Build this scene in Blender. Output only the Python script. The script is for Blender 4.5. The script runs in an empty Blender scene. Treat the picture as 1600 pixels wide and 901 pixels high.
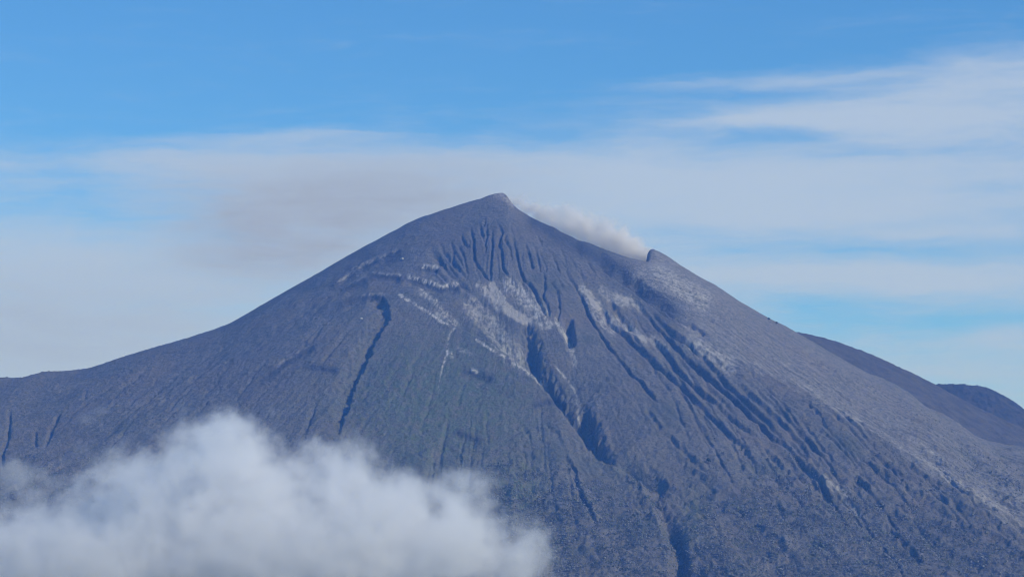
import bpy, math, random
import numpy as np
from mathutils import Vector

R = math.radians
scene = bpy.context.scene
col = scene.collection
rng = np.random.default_rng(11)

# ------------------------------------------------------------------ camera
F = 4040.0                      # focal length in pixels of the 1600 px photograph
PITCH = R(7.5)
CAM_Z = 30.0
cam_d = bpy.data.cameras.new('camera')
cam_d.sensor_width = 36.0
cam_d.lens = 36.0 * F / 1600.0
cam_d.clip_start = 1.0
cam_d.clip_end = 120000.0
cam = bpy.data.objects.new('camera', cam_d)
cam.location = (0, 0, CAM_Z)
cam.rotation_euler = (R(90) + PITCH, 0, 0)
col.objects.link(cam)
scene.camera = cam

# ------------------------------------------------------------------ sun, view, sampling
SUN = Vector((0.74, -0.40, 0.55)).normalized()      # towards the sun: from the right, behind the viewer
sun_el = math.asin(SUN.z)
sun_rot = math.atan2(SUN.x, SUN.y)
sd = bpy.data.lights.new('sun', 'SUN')
sd.energy = 3.0
sd.angle = R(0.5)
sd.color = (1.0, 0.97, 0.92)
so = bpy.data.objects.new('sun', sd)
so.rotation_euler = SUN.to_track_quat('Z', 'Y').to_euler()
so.location = (3000, -3000, 4000)
col.objects.link(so)

scene.render.engine = 'CYCLES'
scene.view_settings.view_transform = 'Standard'
scene.view_settings.look = 'None'
scene.view_settings.exposure = 0.0
scene.view_settings.gamma = 1.0
scene.view_settings.use_curve_mapping = False
cy = scene.cycles
cy.use_denoising = True
cy.denoising_prefilter = 'ACCURATE'
cy.filter_width = 1.05
cy.diffuse_bounces = 2
cy.volume_bounces = 8
cy.max_bounces = 10
cy.volume_step_rate = 1.0
cy.volume_max_steps = 512


# ------------------------------------------------------------------ node helpers
class NT:
    def __init__(self, tree):
        self.t = tree
        self.n = tree.nodes
        self.l = tree.links

    def node(self, kind, **kw):
        nd = self.n.new(kind)
        for k, v in kw.items():
            setattr(nd, k, v)
        return nd

    def put(self, sock, v):
        if v is None:
            return
        if isinstance(v, bpy.types.NodeSocket):
            self.l.new(v, sock)
        else:
            sock.default_value = v

    def m(self, op, a, b=None, c=None, clamp=False):
        nd = self.node('ShaderNodeMath', operation=op, use_clamp=clamp)
        for i, v in enumerate((a, b, c)):
            self.put(nd.inputs[i], v)
        return nd.outputs[0]

    def vm(self, op, a, b=None):
        nd = self.node('ShaderNodeVectorMath', operation=op)
        self.put(nd.inputs[0], a)
        self.put(nd.inputs[1], b)
        return nd.outputs['Value'] if op in ('LENGTH', 'DOT_PRODUCT') else nd.outputs[0]

    def ramp(self, v, a, b, lo=0.0, hi=1.0, kind='SMOOTHSTEP'):
        nd = self.node('ShaderNodeMapRange', interpolation_type=kind)
        self.put(nd.inputs[0], v)
        for i, x in ((1, a), (2, b), (3, lo), (4, hi)):
            self.put(nd.inputs[i], x)
        return nd.outputs[0]

    def noise(self, vec, scale, detail=4.0, rough=0.55, dist=0.0):
        nd = self.node('ShaderNodeTexNoise')
        self.put(nd.inputs['Vector'], vec)
        nd.inputs['Scale'].default_value = scale
        nd.inputs['Detail'].default_value = detail
        nd.inputs['Roughness'].default_value = rough
        nd.inputs['Distortion'].default_value = dist
        return nd.outputs[0]

    def mix(self, fac, a, b):
        nd = self.node('ShaderNodeMix', data_type='RGBA')
        self.put(nd.inputs[0], fac)
        self.put(nd.inputs[6], a)
        self.put(nd.inputs[7], b)
        return nd.outputs[2]

    def comb(self, x, y, z):
        nd = self.node('ShaderNodeCombineXYZ')
        for i, v in enumerate((x, y, z)):
            self.put(nd.inputs[i], v)
        return nd.outputs[0]

    def attr(self, name):
        nd = self.node('ShaderNodeAttribute', attribute_name=name)
        return nd.outputs['Fac']


def px_dir(u, v):
    a, b = (u - 800.0) / F, (450.5 - v) / F
    x = a
    y = math.cos(PITCH) - b * math.sin(PITCH)
    z = math.sin(PITCH) + b * math.cos(PITCH)
    return x, y, z


def px_at(u, v, y):
    dx, dy, dz = px_dir(u, v)
    return dx / dy * y, y, CAM_Z + dz / dy * y


def px_angles(u, v):
    x, y, z = px_dir(u, v)
    n = math.sqrt(x * x + y * y + z * z)
    return math.degrees(math.atan2(x, y)), math.degrees(math.asin(z / n))


# ------------------------------------------------------------------ sky: Nishita with a thin cloud deck by direction
world = bpy.data.worlds.new('World')
scene.world = world
world.use_nodes = True
W = NT(world.node_tree)
W.n.clear()
sky = W.node('ShaderNodeTexSky', sky_type='NISHITA')
sky.sun_disc = False
sky.sun_elevation = sun_el
sky.sun_rotation = sun_rot
sky.altitude = 600
sky.air_density = 1.0
sky.dust_density = 0.3
sky.ozone_density = 4.0
tc = W.node('ShaderNodeTexCoord')
dirv = W.vm('NORMALIZE', tc.outputs['Generated'])
sep = W.node('ShaderNodeSeparateXYZ')
W.l.new(dirv, sep.inputs[0])
az = W.m('MULTIPLY', W.m('ARCTAN2', sep.outputs[0], sep.outputs[1]), 57.29578)
el = W.m('MULTIPLY', W.m('ARCSINE', sep.outputs[2]), 57.29578)
# turbulent offset so that no patch keeps a clean outline
wv = W.comb(W.m('MULTIPLY', az, 0.16), W.m('MULTIPLY', el, 0.55), 0.0)
w1 = W.m('SUBTRACT', W.noise(wv, 1.0, 5.0, 0.6), 0.5)
w2 = W.m('SUBTRACT', W.noise(W.vm('ADD', wv, (7.3, 2.1, 4.4)), 1.0, 5.0, 0.6), 0.5)
azw = W.m('ADD', az, W.m('MULTIPLY', w1, 5.0))
elw = W.m('ADD', el, W.m('MULTIPLY', w2, 0.8))


def patch(u, v, su, sv, amp, tilt=0.0):
    a0, e0 = px_angles(u, v)
    da = W.m('SUBTRACT', azw, a0)
    de = W.m('SUBTRACT', elw, e0)
    if tilt:
        de = W.m('SUBTRACT', de, W.m('MULTIPLY', da, tilt))
    qa = W.m('DIVIDE', da, su / F * 57.3)
    qe = W.m('DIVIDE', de, sv / F * 57.3)
    q = W.m('ADD', W.m('MULTIPLY', qa, qa), W.m('MULTIPLY', qe, qe))
    return W.m('MULTIPLY', W.m('EXPONENT', W.m('MULTIPLY', q, -1.0)), amp)


def addall(xs):
    s = xs[0]
    for x in xs[1:]:
        s = W.m('ADD', s, x)
    return s


_, e_top = px_angles(800, 205)
_, e_low = px_angles(800, 275)
deck = W.ramp(elw, e_top + 0.2, e_low, 0.0, 0.62)
cov = addall([
    W.m('MULTIPLY', deck, 1.0),
    patch(1560, 130, 380, 58, 0.72, 0.10), patch(1250, 180, 240, 28, 0.40, 0.04), patch(1480, 195, 300, 40, 0.45), patch(1180, 125, 150, 14, 0.25, 0.02),
    patch(760, 270, 420, 60, 0.30), patch(480, 330, 230, 90, 0.42), patch(150, 470, 300, 80, 0.22),
    patch(1150, 290, 320, 45, 0.28), patch(1350, 430, 260, 22, 0.35), patch(1300, 320, 300, 30, 0.15),
    patch(330, 215, 170, 9, 0.28, 0.03), patch(500, 212, 120, 8, 0.18),
    patch(1230, 215, 90, 14, -0.35), patch(1330, 382, 230, 20, -0.2), patch(1480, 500, 250, 34, -0.42),
    patch(120, 300, 230, 50, -0.22), patch(330, 290, 90, 26, -0.25), patch(60, 240, 200, 40, -0.12),
    patch(1030, 150, 260, 40, 0.10), patch(1400, 500, 70, 30, 0.22), patch(1570, 525, 60, 22, 0.3),
    patch(1380, 108, 260, 10, 0.22, 0.06), patch(1200, 150, 160, 8, -0.22), patch(1420, 162, 160, 8, -0.2, 0.02), patch(1330, 188, 300, 9, 0.25),
    patch(1400, 238, 260, 10, -0.14), patch(1330, 275, 330, 16, 0.16), patch(1180, 335, 220, 12, 0.18), patch(1450, 360, 160, 9, 0.22), patch(1330, 395, 260, 14, -0.12), patch(1350, 430, 300, 13, 0.25),
    patch(1280, 480, 120, 16, -0.2), patch(900, 75, 180, 18, 0.12), patch(0, 190, 60, 40, 0.12), patch(60, 530, 320, 90, 0.34),
])
streak = W.m('SUBTRACT', W.noise(W.comb(W.m('MULTIPLY', azw, 0.11), W.m('MULTIPLY', elw, 0.95), 3.0), 1.0, 7.0, 0.58), 0.5)
fine = W.m('SUBTRACT', W.noise(W.comb(W.m('MULTIPLY', azw, 0.5), W.m('MULTIPLY', elw, 2.6), 8.0), 1.0, 6.0, 0.6), 0.5)
fibre = W.m('SUBTRACT', W.noise(W.comb(W.m('ADD', W.m('MULTIPLY', azw, 0.9), W.m('MULTIPLY', elw, 1.1)), W.m('SUBTRACT', W.m('MULTIPLY', elw, 6.5), W.m('MULTIPLY', azw, 0.25)), 5.0), 1.0, 5.0, 0.62, 0.4), 0.5)
covn = W.m('ADD', cov, W.m('ADD', W.m('MULTIPLY', streak, 0.85), W.m('ADD', W.m('MULTIPLY', fine, 0.42), W.m('MULTIPLY', fibre, 0.4))))
alpha = W.ramp(covn, -0.02, 1.02, 0.0, 0.92, 'SMOOTHSTEP')
ashy = W.m('MINIMUM', addall([patch(440, 345, 180, 72, 1.0), patch(640, 310, 190, 60, 0.6), patch(390, 395, 120, 45, 0.6), patch(60, 520, 340, 90, 0.55)]), 1.0)
ashy = W.m('MULTIPLY', ashy, W.m('ADD', W.m('MULTIPLY', fine, 1.4), 0.85))
cloud_col = W.mix(ashy, (0.45, 0.57, 0.775, 1), (0.362, 0.402, 0.480, 1))
hs = W.node('ShaderNodeHueSaturation')
hs.inputs['Saturation'].default_value = 1.15
hs.inputs['Value'].default_value = 1.0
W.l.new(sky.outputs[0], hs.inputs['Color'])
SKY_STRENGTH = 0.10
scaled = W.vm('MULTIPLY', hs.outputs[0], (SKY_STRENGTH * 0.86, SKY_STRENGTH * 1.26, SKY_STRENGTH * 1.55))
mixed = W.mix(alpha, scaled, cloud_col)
bg = W.node('ShaderNodeBackground')
W.l.new(W.vm('MULTIPLY', mixed, (10.0, 10.0, 10.0)), bg.inputs[0])
bg.inputs[1].default_value = 0.10
wo = W.node('ShaderNodeOutputWorld')
W.l.new(bg.outputs[0], wo.inputs[0])


# ------------------------------------------------------------------ numpy noise
def perlin(x, y, seed=0):
    x = np.asarray(x, np.float32)
    y = np.asarray(y, np.float32)
    xi = np.floor(x).astype(np.int32)
    yi = np.floor(y).astype(np.int32)
    fx = x - xi
    fy = y - yi

    def grad(ix, iy, dx, dy):
        h = (ix.astype(np.uint32) * np.uint32(374761393) + iy.astype(np.uint32) * np.uint32(668265263) + np.uint32(seed * 7919 + 13))
        h = (h ^ (h >> np.uint32(13))) * np.uint32(1274126177)
        h = h ^ (h >> np.uint32(16))
        a = (h & np.uint32(1023)).astype(np.float32) * np.float32(2 * math.pi / 1024)
        return np.cos(a) * dx + np.sin(a) * dy
    sx = fx * fx * fx * (fx * (fx * 6 - 15) + 10)
    sy = fy * fy * fy * (fy * (fy * 6 - 15) + 10)
    a = grad(xi, yi, fx, fy)
    b = grad(xi + 1, yi, fx - 1, fy)
    c = grad(xi, yi + 1, fx, fy - 1)
    d = grad(xi + 1, yi + 1, fx - 1, fy - 1)
    return ((a + (b - a) * sx) * (1 - sy) + (c + (d - c) * sx) * sy) * 1.5


def fbm(x, y, octs=4, seed=0, gain=0.5):
    s, a, f = 0.0, 1.0, 1.0
    for i in range(octs):
        s = s + a * perlin(x * f, y * f, seed + i)
        a *= gain
        f *= 2.03
    return s


def sstep(a, b, x):
    t = np.clip((x - a) / (b - a), 0, 1)
    return t * t * (3 - 2 * t)


# ------------------------------------------------------------------ terrain: the volcano
YR = 9000.0
SKY_L = [(-500, 640), (-250, 622), (0, 591), (40, 588), (84, 580), (115, 579), (153, 571), (200, 555), (237, 544), (269, 535), (306, 524), (347, 510),
         (369, 500), (403, 480), (450, 453), (500, 425), (530, 407), (562, 389), (590, 374), (617, 360), (640, 347), (660, 339),
         (690, 329), (705, 324), (727, 317), (750, 311), (765, 305), (777, 302), (785, 301), (790, 304), (795, 310), (800, 318),
         (810, 327), (825, 337), (845, 347), (865, 355), (890, 366), (900, 371), (920, 379), (935, 386), (960, 395), (980, 402),
         (1000, 407), (1012, 409), (1040, 413), (1075, 424), (1112, 442), (1150, 467), (1175, 482), (1197, 495), (1215, 503), (1245, 520), (1300, 552),
         (1340, 575), (1390, 597), (1417, 615), (1440, 627), (1475, 650), (1512, 672), (1550, 690), (1600, 702), (1700, 745), (1900, 850), (2100, 930)]
TOOTH = [(1009, 0), (1012, 17), (1014, 21.5), (1017, 24.5), (1021, 25.5), (1026, 24.5), (1032, 22.5), (1038, 20), (1045, 17), (1053, 14), (1062, 10.5), (1082, 5), (1112, 0)]


def prof_tables():
    r = np.linspace(0, 7000, 1401)
    s = np.interp(r, [0, 60, 500, 1200, 2000, 2600, 3300, 4000, 5000, 7000], [0.50, 0.58, 0.63, 0.57, 0.47, 0.40, 0.25, 0.10, 0.02, 0.02])
    p = np.concatenate([[0], np.cumsum((s[1:] + s[:-1]) * 0.5 * (r[1] - r[0]))])
    return r, p


PR, PP = prof_tables()
u_s = np.array([p[0] for p in SKY_L], float)
v_s = np.array([p[1] for p in SKY_L], float)
sky_x = np.array([px_at(u, v, YR)[0] for u, v in SKY_L])
sky_z = np.array([px_at(u, v, YR)[2] for u, v in SKY_L])
ZS = sky_z.max()


def project(x, y, z):
    c, s = math.cos(PITCH), math.sin(PITCH)
    dep = y * c + (z - CAM_Z) * s
    up = -y * s + (z - CAM_Z) * c
    return 800 + F * x / dep, 450.5 - F * up / dep


X_DENSE = np.linspace(-5200, 5200, 5201)


def smooth_line(x, xs, zs, w):
    y = np.interp(x, xs, zs)
    k = np.exp(-0.5 * (np.arange(-12, 13) * (x[1] - x[0]) / w) ** 2)
    k /= k.sum()
    yp = np.pad(y, 12, mode='edge')
    return np.convolve(yp, k, mode='valid')


corr_x = np.linspace(-2600, 2600, 261)
corr = np.zeros_like(corr_x)
foot = np.interp(X_DENSE, [-5200, -3200, -2200, 2200, 3200, 5200], [0.35, 0.7, 1, 1, 0.7, 0.35])


def make_rx(corr):
    zl = np.interp(X_DENSE, sky_x, sky_z, left=None, right=None)
    # beyond the digitised part the flanks keep sinking
    zl = np.where(X_DENSE < sky_x[0], sky_z[0] + (X_DENSE - sky_x[0]) * 0.30, zl)
    zl = np.where(X_DENSE > sky_x[-1], sky_z[-1] - (X_DENSE - sky_x[-1]) * 0.25, zl)
    zl = zl + np.interp(X_DENSE, corr_x, corr)
    zl = np.clip(zl, -40, ZS)
    k = np.exp(-0.5 * (np.arange(-8, 9) * 2.0 / 5.0) ** 2)
    k /= k.sum()
    zl = np.convolve(np.pad(zl, 8, mode='edge'), k, mode='valid')
    return np.interp(ZS - zl, PP, PR)


RX = make_rx(corr)


def tooth(x, y):
    tx = np.array([px_at(u, 400, YR)[0] for u, _ in TOOTH])
    th = np.array([h * 2.15 for _, h in TOOTH])
    t = np.interp(x, tx, th, left=0, right=0)
    dy = y - YR
    g = np.where(dy < 0, np.exp(-(dy / 75.0) ** 2), np.exp(-(dy / 120.0) ** 2))
    return t * g


def base_z(x, y):
    rx = np.interp(x, X_DENSE, RX)
    dy = y - YR
    # the ridge is rounded over, not knife-edged; the crater hollows the far side
    r = np.sqrt(rx * rx + dy * dy)
    z = ZS - np.interp(r, PR, PP)
    return z + tooth(x, y), rx, r


def coarse_corr():
    global RX, corr
    yy = np.concatenate([np.linspace(7600, 9300, 180)])
    ut = np.linspace(-250, 1850, 400)
    vt = np.interp(ut, u_s, v_s)
    for it in range(4):
        best = np.full(len(ut), 1e9)
        for yv in yy:
            xs = np.linspace(-2600, 2600, 1400)
            z, _, _ = base_z(xs, np.full_like(xs, yv))
            z = z - tooth(xs, np.full_like(xs, yv))
            uu, vv = project(xs, np.full_like(xs, yv), z)
            best = np.minimum(best, np.interp(ut, uu, vv))
        dv = best - vt                       # >0: silhouette too low
        xt = np.array([px_at(u, v, YR)[0] for u, v in zip(ut, vt)])
        k = np.exp(-0.5 * (np.arange(-10, 11) / 3.0) ** 2)
        dv = np.convolve(np.pad(dv, 10, mode='edge'), k / k.sum(), mode='valid')
        corr = corr + np.interp(corr_x, xt, dv) * 2.24 * 0.8
        RX = make_rx(corr)


coarse_corr()

# grid: fan of columns (tangent of azimuth) by rows of distance
t_in = np.linspace(-0.222, 0.222, 1330)
t_l = np.linspace(-0.56, -0.222, 60)[:-1]
t_r = np.linspace(0.222, 0.56, 60)[1:]
tcol = np.concatenate([t_l, t_in, t_r])
yrow = np.concatenate([np.linspace(4300, 6000, 90)[:-1], np.linspace(6000, 8500, 600)[:-1], np.linspace(8500, 9040, 220)[:-1],
                       np.linspace(9040, 9500, 70)[:-1], np.linspace(9500, 13500, 70)])
NX, NY = len(tcol), len(yrow)
GY, GT = np.meshgrid(yrow, tcol, indexing='ij')
GX = GT * GY
Z, RXg, RR = base_z(GX, GY)
U, V = project(GX, GY, Z)
front = 1 - sstep(YR - 5, YR + 40, GY)
XS = GX - sky_x[u_s == 785][0]
PHI = np.arctan2(0.35 * np.sign(XS) * RXg + 0.5 * XS, np.maximum(YR - GY, 1e-3) + 0 * RXg)
warp1 = fbm(GX / 60, GY / 60, 4, 3)
warp2 = fbm(GX / 60, GY / 60, 4, 33)
warp3 = fbm(GX / 17, GY / 24, 2, 43)
UW = U + warp1 * 1.1 + warp3 * 0.8
VW = V + warp2 * 1.5


def polydist(pts, u, v):
    """signed distance (right of the downhill direction > 0), share along the line"""
    pts = np.array(pts, float)
    seg = np.diff(pts, axis=0)
    ln = np.hypot(seg[:, 0], seg[:, 1])
    tot = ln.sum()
    best = np.full(u.shape, 1e9)
    sd = np.zeros(u.shape)
    al = np.zeros(u.shape)
    acc = 0.0
    for i in range(len(seg)):
        du, dv = u - pts[i, 0], v - pts[i, 1]
        t = np.clip((du * seg[i, 0] + dv * seg[i, 1]) / (ln[i] ** 2), 0, 1)
        ex, ey = du - t * seg[i, 0], dv - t * seg[i, 1]
        d = np.hypot(ex, ey)
        cr = np.sign(-(seg[i, 0] * dv - seg[i, 1] * du))     # + on the viewer's right of a line going down the picture
        m = d < best
        best = np.where(m, d, best)
        sd = np.where(m, d * cr, sd)
        al = np.where(m, (acc + t * ln[i]) / tot, al)
        acc += ln[i]
    return sd, al


def region(pts, pad):
    a = np.array(pts, float)
    m = (U > a[:, 0].min() - pad) & (U < a[:, 0].max() + pad) & (V > a[:, 1].min() - pad) & (V < a[:, 1].max() + pad) & (GY < YR + 30)
    return m


DZ = np.zeros_like(Z)
CV = np.zeros_like(Z)
LF = np.zeros_like(Z)


CREST = [(1140, 562), (1190, 575), (1237, 595), (1300, 635), (1340, 660), (1372, 676), (1417, 708), (1450, 726), (1487, 748), (1525, 776), (1575, 806), (1620, 835), (1700, 880)]
RIM = [(866, 358), (890, 378), (925, 400), (965, 428), (1004, 455), (1040, 480), (1080, 508), (1120, 535)]


def big_ridge(pts, h, wl, wr, t0, t1):
    """an uneven ridge whose finished crest runs along pts: rises over wl pixels from the left, drops within wr on the right"""
    global Z, U, V
    pts = np.array(pts, float)
    cum = np.concatenate([[0], np.cumsum(np.hypot(*np.diff(pts, axis=0).T))])
    a0 = cum / cum[-1]
    f0 = (np.clip(a0 / t0, 0, 1) * np.clip((1 - a0) / t1, 0, 1)) ** 0.8
    low = pts + np.stack([0 * f0, f0 * h * 0.52], -1)            # where the crest stands before it is raised
    m = region(low, max(wl, wr) * 1.2 + 6)
    s, a = polydist(low, U[m] + warp1[m] * 2.0, V[m] + warp2[m] * 2.0)
    k = np.where(s < 0, np.clip(1 + s / wl, 0, 1) ** 1.5, np.clip(1 - s / wr, 0, 1))
    fade = (np.clip(a / t0, 0, 1) * np.clip((1 - a) / t1, 0, 1)) ** 0.8
    Z[m] += h * k * fade
    U, V = project(GX, GY, Z)


big_ridge(CREST, 62, 90, 5, 0.35, 0.03)
big_ridge(RIM, 20, 45, 4, 0.25, 0.3)
UW = U + warp1 * 1.1 + warp3 * 0.8
VW = V + warp2 * 1.5


def carve(pts, depth, wl, wr, t0=0.12, t1=0.2, lift=0.0, flat=0.0, even=0.0, jag=0.0):
    m = region(pts, max(wl, wr) * 2 + 6)
    if not m.any():
        return
    s, a = polydist(pts, UW[m] + jag * warp3[m], VW[m] + jag * 0.8 * warp1[m])
    s = np.where(s > 0, np.maximum(s - flat, 0), s)
    k = np.where(s < 0, np.clip(1 + s / wl, 0, 1), np.clip(1 - s / wr, 0, 1))
    k = k * k * (3 - 2 * k) * 0.4 + k * 0.6
    fade = (np.clip(a / max(t0, 1e-3), 0, 1) * np.clip((1 - a) / max(t1, 1e-3), 0, 1)) ** 0.7
    vary = np.clip(0.85 + 0.55 * perlin(a * 9 + depth, np.full_like(a, pts[0][0] * 0.37), 5), 0.3, 1.4) * (1 - even) + even
    new = -depth * k * fade * vary
    old = CV[m]
    CV[m] = np.minimum(old, new) + 0.3 * np.maximum(old, new)
    if lift:
        b = np.exp(-((s - wr * 1.2) / (wr * 0.8 + 3)) ** 2) * fade
        LF[m] = np.maximum(LF[m], lift * b)


def ridge(pts, h, wl, wr, t0=0.25, t1=0.2):
    """an uneven ridge: rises over wl pixels from the left, drops within wr on the right"""
    m = region(pts, max(wl, wr) * 1.5 + 6)
    s, a = polydist(pts, UW[m], VW[m])
    k = np.where(s < 0, np.clip(1 + s / wl, 0, 1) ** 1.4, np.clip(1 - s / wr, 0, 1))
    fade = (np.clip(a / t0, 0, 1) * np.clip((1 - a) / t1, 0, 1)) ** 0.7
    LF[m] = np.maximum(LF[m], h * k * fade)


# the scar valley in the middle of the front, then its branches
carve([(700, 440), (745, 482), (800, 540), (850, 585), (890, 630), (925, 678), (960, 706), (1000, 733), (1030, 755), (1045, 806), (1060, 850), (1068, 905), (1075, 960)], 46, 20, 75, 0.25, 0.05)
carve([(815, 505), (828, 525), (836, 560), (858, 592), (885, 622), (912, 655), (935, 690), (958, 708)], 72, 22, 12, 0.08, 0.12, 0, 5, 0.45, 5.0)
carve([(905, 625), (922, 648), (932, 672), (938, 690)], 70, 18, 9, 0.12, 0.25, 3, 5, 0.5, 5.0)
carve([(958, 706), (975, 714), (1000, 732), (1028, 744), (1020, 762), (1032, 786), (1043, 810), (1056, 835), (1062, 860), (1060, 884), (1066, 905), (1070, 940)], 48, 18, 11, 0.1, 0.05, 2, 5)
carve([(1040, 775), (1052, 805), (1066, 830), (1072, 850)], 14, 14, 5, 0.3, 0.3, 0, 4)
carve([(886, 498), (889, 520), (892, 542)], 46, 9, 6, 0.2, 0.2, 2, 4)
carve([(893, 545), (897, 570), (902, 600), (912, 625)], 10, 10, 5, 0.2, 0.2)
carve([(672, 387), (690, 410), (707, 430), (732, 450), (760, 470), (785, 495), (815, 507)], 16, 9, 7, 0.2, 0.15)
UPPER = [
    [(687, 385), (700, 400), (712, 415), (725, 432)], [(704, 377), (709, 392), (709, 407), (720, 422), (729, 435)],
    [(714, 380), (720, 390), (726, 405), (729, 420), (730, 437)], [(721, 367), (726, 380), (736, 384)],
    [(733, 352), (738, 365), (740, 375), (741, 400), (744, 410), (755, 422), (766, 437)],
    [(769, 355), (769, 372), (770, 387), (767, 405), (766, 432), (770, 444)],
    [(776, 345), (785, 362), (780, 377), (784, 392), (787, 415), (796, 434)],
    [(797, 358), (800, 367), (806, 390), (810, 410), (817, 430), (830, 445), (840, 467), (855, 497)],
    [(812, 420), (822, 440), (835, 452), (845, 472)], [(848, 415), (852, 440), (849, 465), (857, 480), (859, 503)],
    [(862, 435), (872, 460), (875, 480), (872, 505)], [(882, 425), (897, 442), (907, 460), (917, 482), (930, 510), (942, 527), (960, 550), (975, 570), (1000, 597), (1016, 615), (1027, 632)],
    [(748, 345), (752, 360), (757, 378), (760, 395)], [(760, 350), (762, 365), (758, 380)], [(696, 392), (704, 404), (716, 424)], [(788, 365), (796, 385), (800, 405)],
    [(820, 380), (828, 400), (834, 420)], [(835, 385), (842, 405), (846, 425)], [(680, 395), (690, 405), (700, 420)],
]
for i, g in enumerate(UPPER):
    carve(g, (10, 13, 11, 15, 12)[i % 5] + (6 if len(g) > 5 else 0), 4.2, 2.5, 0.3, 0.15, 0.6)
for k in range(60):                                              # rills between them, down the fall line
    u0, v0 = rng.uniform(668, 930), rng.uniform(338, 440)
    if v0 < 330 + abs(u0 - 770) * 0.38:
        continue
    sl = np.interp(u0, [670, 760, 800, 930], [0.85, 0.05, 0.15, 0.62])
    L = rng.uniform(14, 46)
    carve([(u0 + sl * L * t + 2.0 * math.sin(k + 7 * t), v0 + L * t) for t in (0, 0.3, 0.6, 1)], rng.uniform(3, 8), 3.4, 1.8, 0.4, 0.3)
SIDE = [
    ([(935, 470), (950, 502), (970, 517), (987, 532), (1005, 552), (1025, 572), (1037, 582), (1062, 602), (1087, 630), (1105, 645), (1125, 665), (1150, 690), (1172, 706)], 15),
    ([(950, 470), (970, 497), (985, 512), (1000, 524)], 10),
    ([(1015, 527), (1022, 535), (1040, 552), (1055, 575), (1070, 590), (1082, 600), (1100, 617), (1130, 640), (1157, 662), (1175, 680)], 16),
    ([(985, 462), (1000, 482), (1020, 502), (1040, 520), (1050, 535), (1065, 552), (1087, 572), (1105, 587), (1132, 610), (1157, 635), (1190, 662), (1205, 681), (1222, 692), (1237, 708), (1255, 728), (1280, 746), (1290, 768), (1305, 790), (1325, 820)], 20),
    ([(1010, 480), (1022, 495), (1045, 517), (1075, 535), (1095, 555), (1112, 572), (1132, 597), (1150, 615), (1175, 637), (1200, 660), (1222, 690)], 13),
    ([(1075, 535), (1100, 550), (1122, 567), (1147, 580)], 7),
    ([(1040, 485), (1065, 500), (1087, 513), (1110, 530)], 9),
    ([(1060, 690), (1085, 720), (1110, 740)], 6), ([(1045, 680), (1056, 692), (1065, 702)], 8), ([(1010, 640), (1022, 655), (1033, 668)], 9),
    ([(1150, 600), (1180, 625), (1215, 655), (1245, 690), (1262, 712)], 9), ([(1180, 610), (1215, 640), (1250, 675), (1285, 720)], 7),
    ([(1330, 740), (1340, 748), (1360, 771)], 9), ([(1135, 676), (1155, 693), (1175, 715)], 10),
    ([(1190, 700), (1215, 722), (1240, 745)], 12), ([(1200, 735), (1225, 755), (1245, 775)], 8),
    ([(1380, 820), (1400, 836), (1425, 863), (1440, 885)], 12), ([(1290, 745), (1310, 760), (1330, 778)], 6),
    ([(1230, 690), (1260, 715), (1285, 735), (1300, 752)], 6), ([(880, 715), (897, 736), (900, 758), (910, 781), (922, 801), (932, 825)], 12),
    ([(850, 660), (870, 680), (880, 700)], 4), ([(815, 660), (825, 680), (830, 690)], 4), ([(1100, 600), (1125, 625), (1150, 650)], 6),
]
for g, d in SIDE:
    carve(g, d * 1.5, 6.0, 3.5, 0.15, 0.2, 1.5, 1.5)
# left of the middle
carve([(585, 458), (598, 464), (604, 482), (607, 495), (597, 515), (585, 532), (577, 547), (567, 570), (557, 590), (550, 610), (545, 630), (535, 655), (528, 680)], 24, 30, 3.0, 0.10, 0.2, 2, 1, 0, 3.5)
carve([(497, 620), (490, 645), (480, 670), (472, 690)], 8, 9, 3.5, 0.3, 0.3)
carve([(16, 640), (16, 655), (14, 680), (5, 705), (4, 735)], 12, 7, 3)
carve([(93, 645), (91, 652), (78, 680), (69, 704)], 12, 7, 3)
carve([(56, 672), (56, 702)], 10, 6, 3)
carve([(136, 610), (132, 626)], 6, 5, 2.5)
for k in range(16):                                              # slanting ribs of the left flank
    u0 = 560 - k * 21 + rng.uniform(-8, 8)
    v0 = 430 + k * 11 + rng.uniform(-6, 10)
    L = rng.uniform(60, 150)
    carve([(u0, v0), (u0 - L * 0.45, v0 + L * 0.36), (u0 - L, v0 + L * 0.86)], rng.uniform(3, 7), 9, 4, 0.35, 0.4)
# rock steps: the ground drops below a line that runs across the slope
def step(pts, h, w, fall):
    m = region(pts, fall + 8)
    if not m.any():
        return
    s, a = polydist(pts, UW[m], VW[m])                           # lines run left to right: below the line is s > 0 when mirrored
    s = -s
    fade = (np.clip(a / 0.15, 0, 1) * np.clip((1 - a) / 0.15, 0, 1)) ** 0.6
    k = sstep(-w * 0.3, w, s) * (1 - sstep(w, fall, s))
    CV[m] -= 1.0 * h * k * fade * np.clip(0.85 + 0.7 * warp2[m], 0.2, 1.4)


STEPS = [([(520, 441), (552, 418), (577, 406), (607, 393), (624, 388)], 13), ([(536, 448), (570, 433)], 8), ([(582, 427), (600, 425), (626, 431)], 6),
         ([(636, 428), (660, 437), (690, 446), (716, 443)], 12), ([(660, 415), (684, 417)], 8), ([(534, 471), (560, 462), (585, 456), (598, 462)], 12),
         ([(410, 592), (440, 566), (488, 537)], 8), ([(728, 575), (745, 580), (768, 588)], 9), ([(575, 458), (600, 462)], 12),
         ([(480, 568), (500, 570), (525, 574)], 6), ([(715, 670), (735, 678), (748, 684)], 5), ([(838, 627), (862, 622), (875, 628)], 5)]
for g, h in STEPS:
    step(g, h, 4.5, 24)
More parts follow.
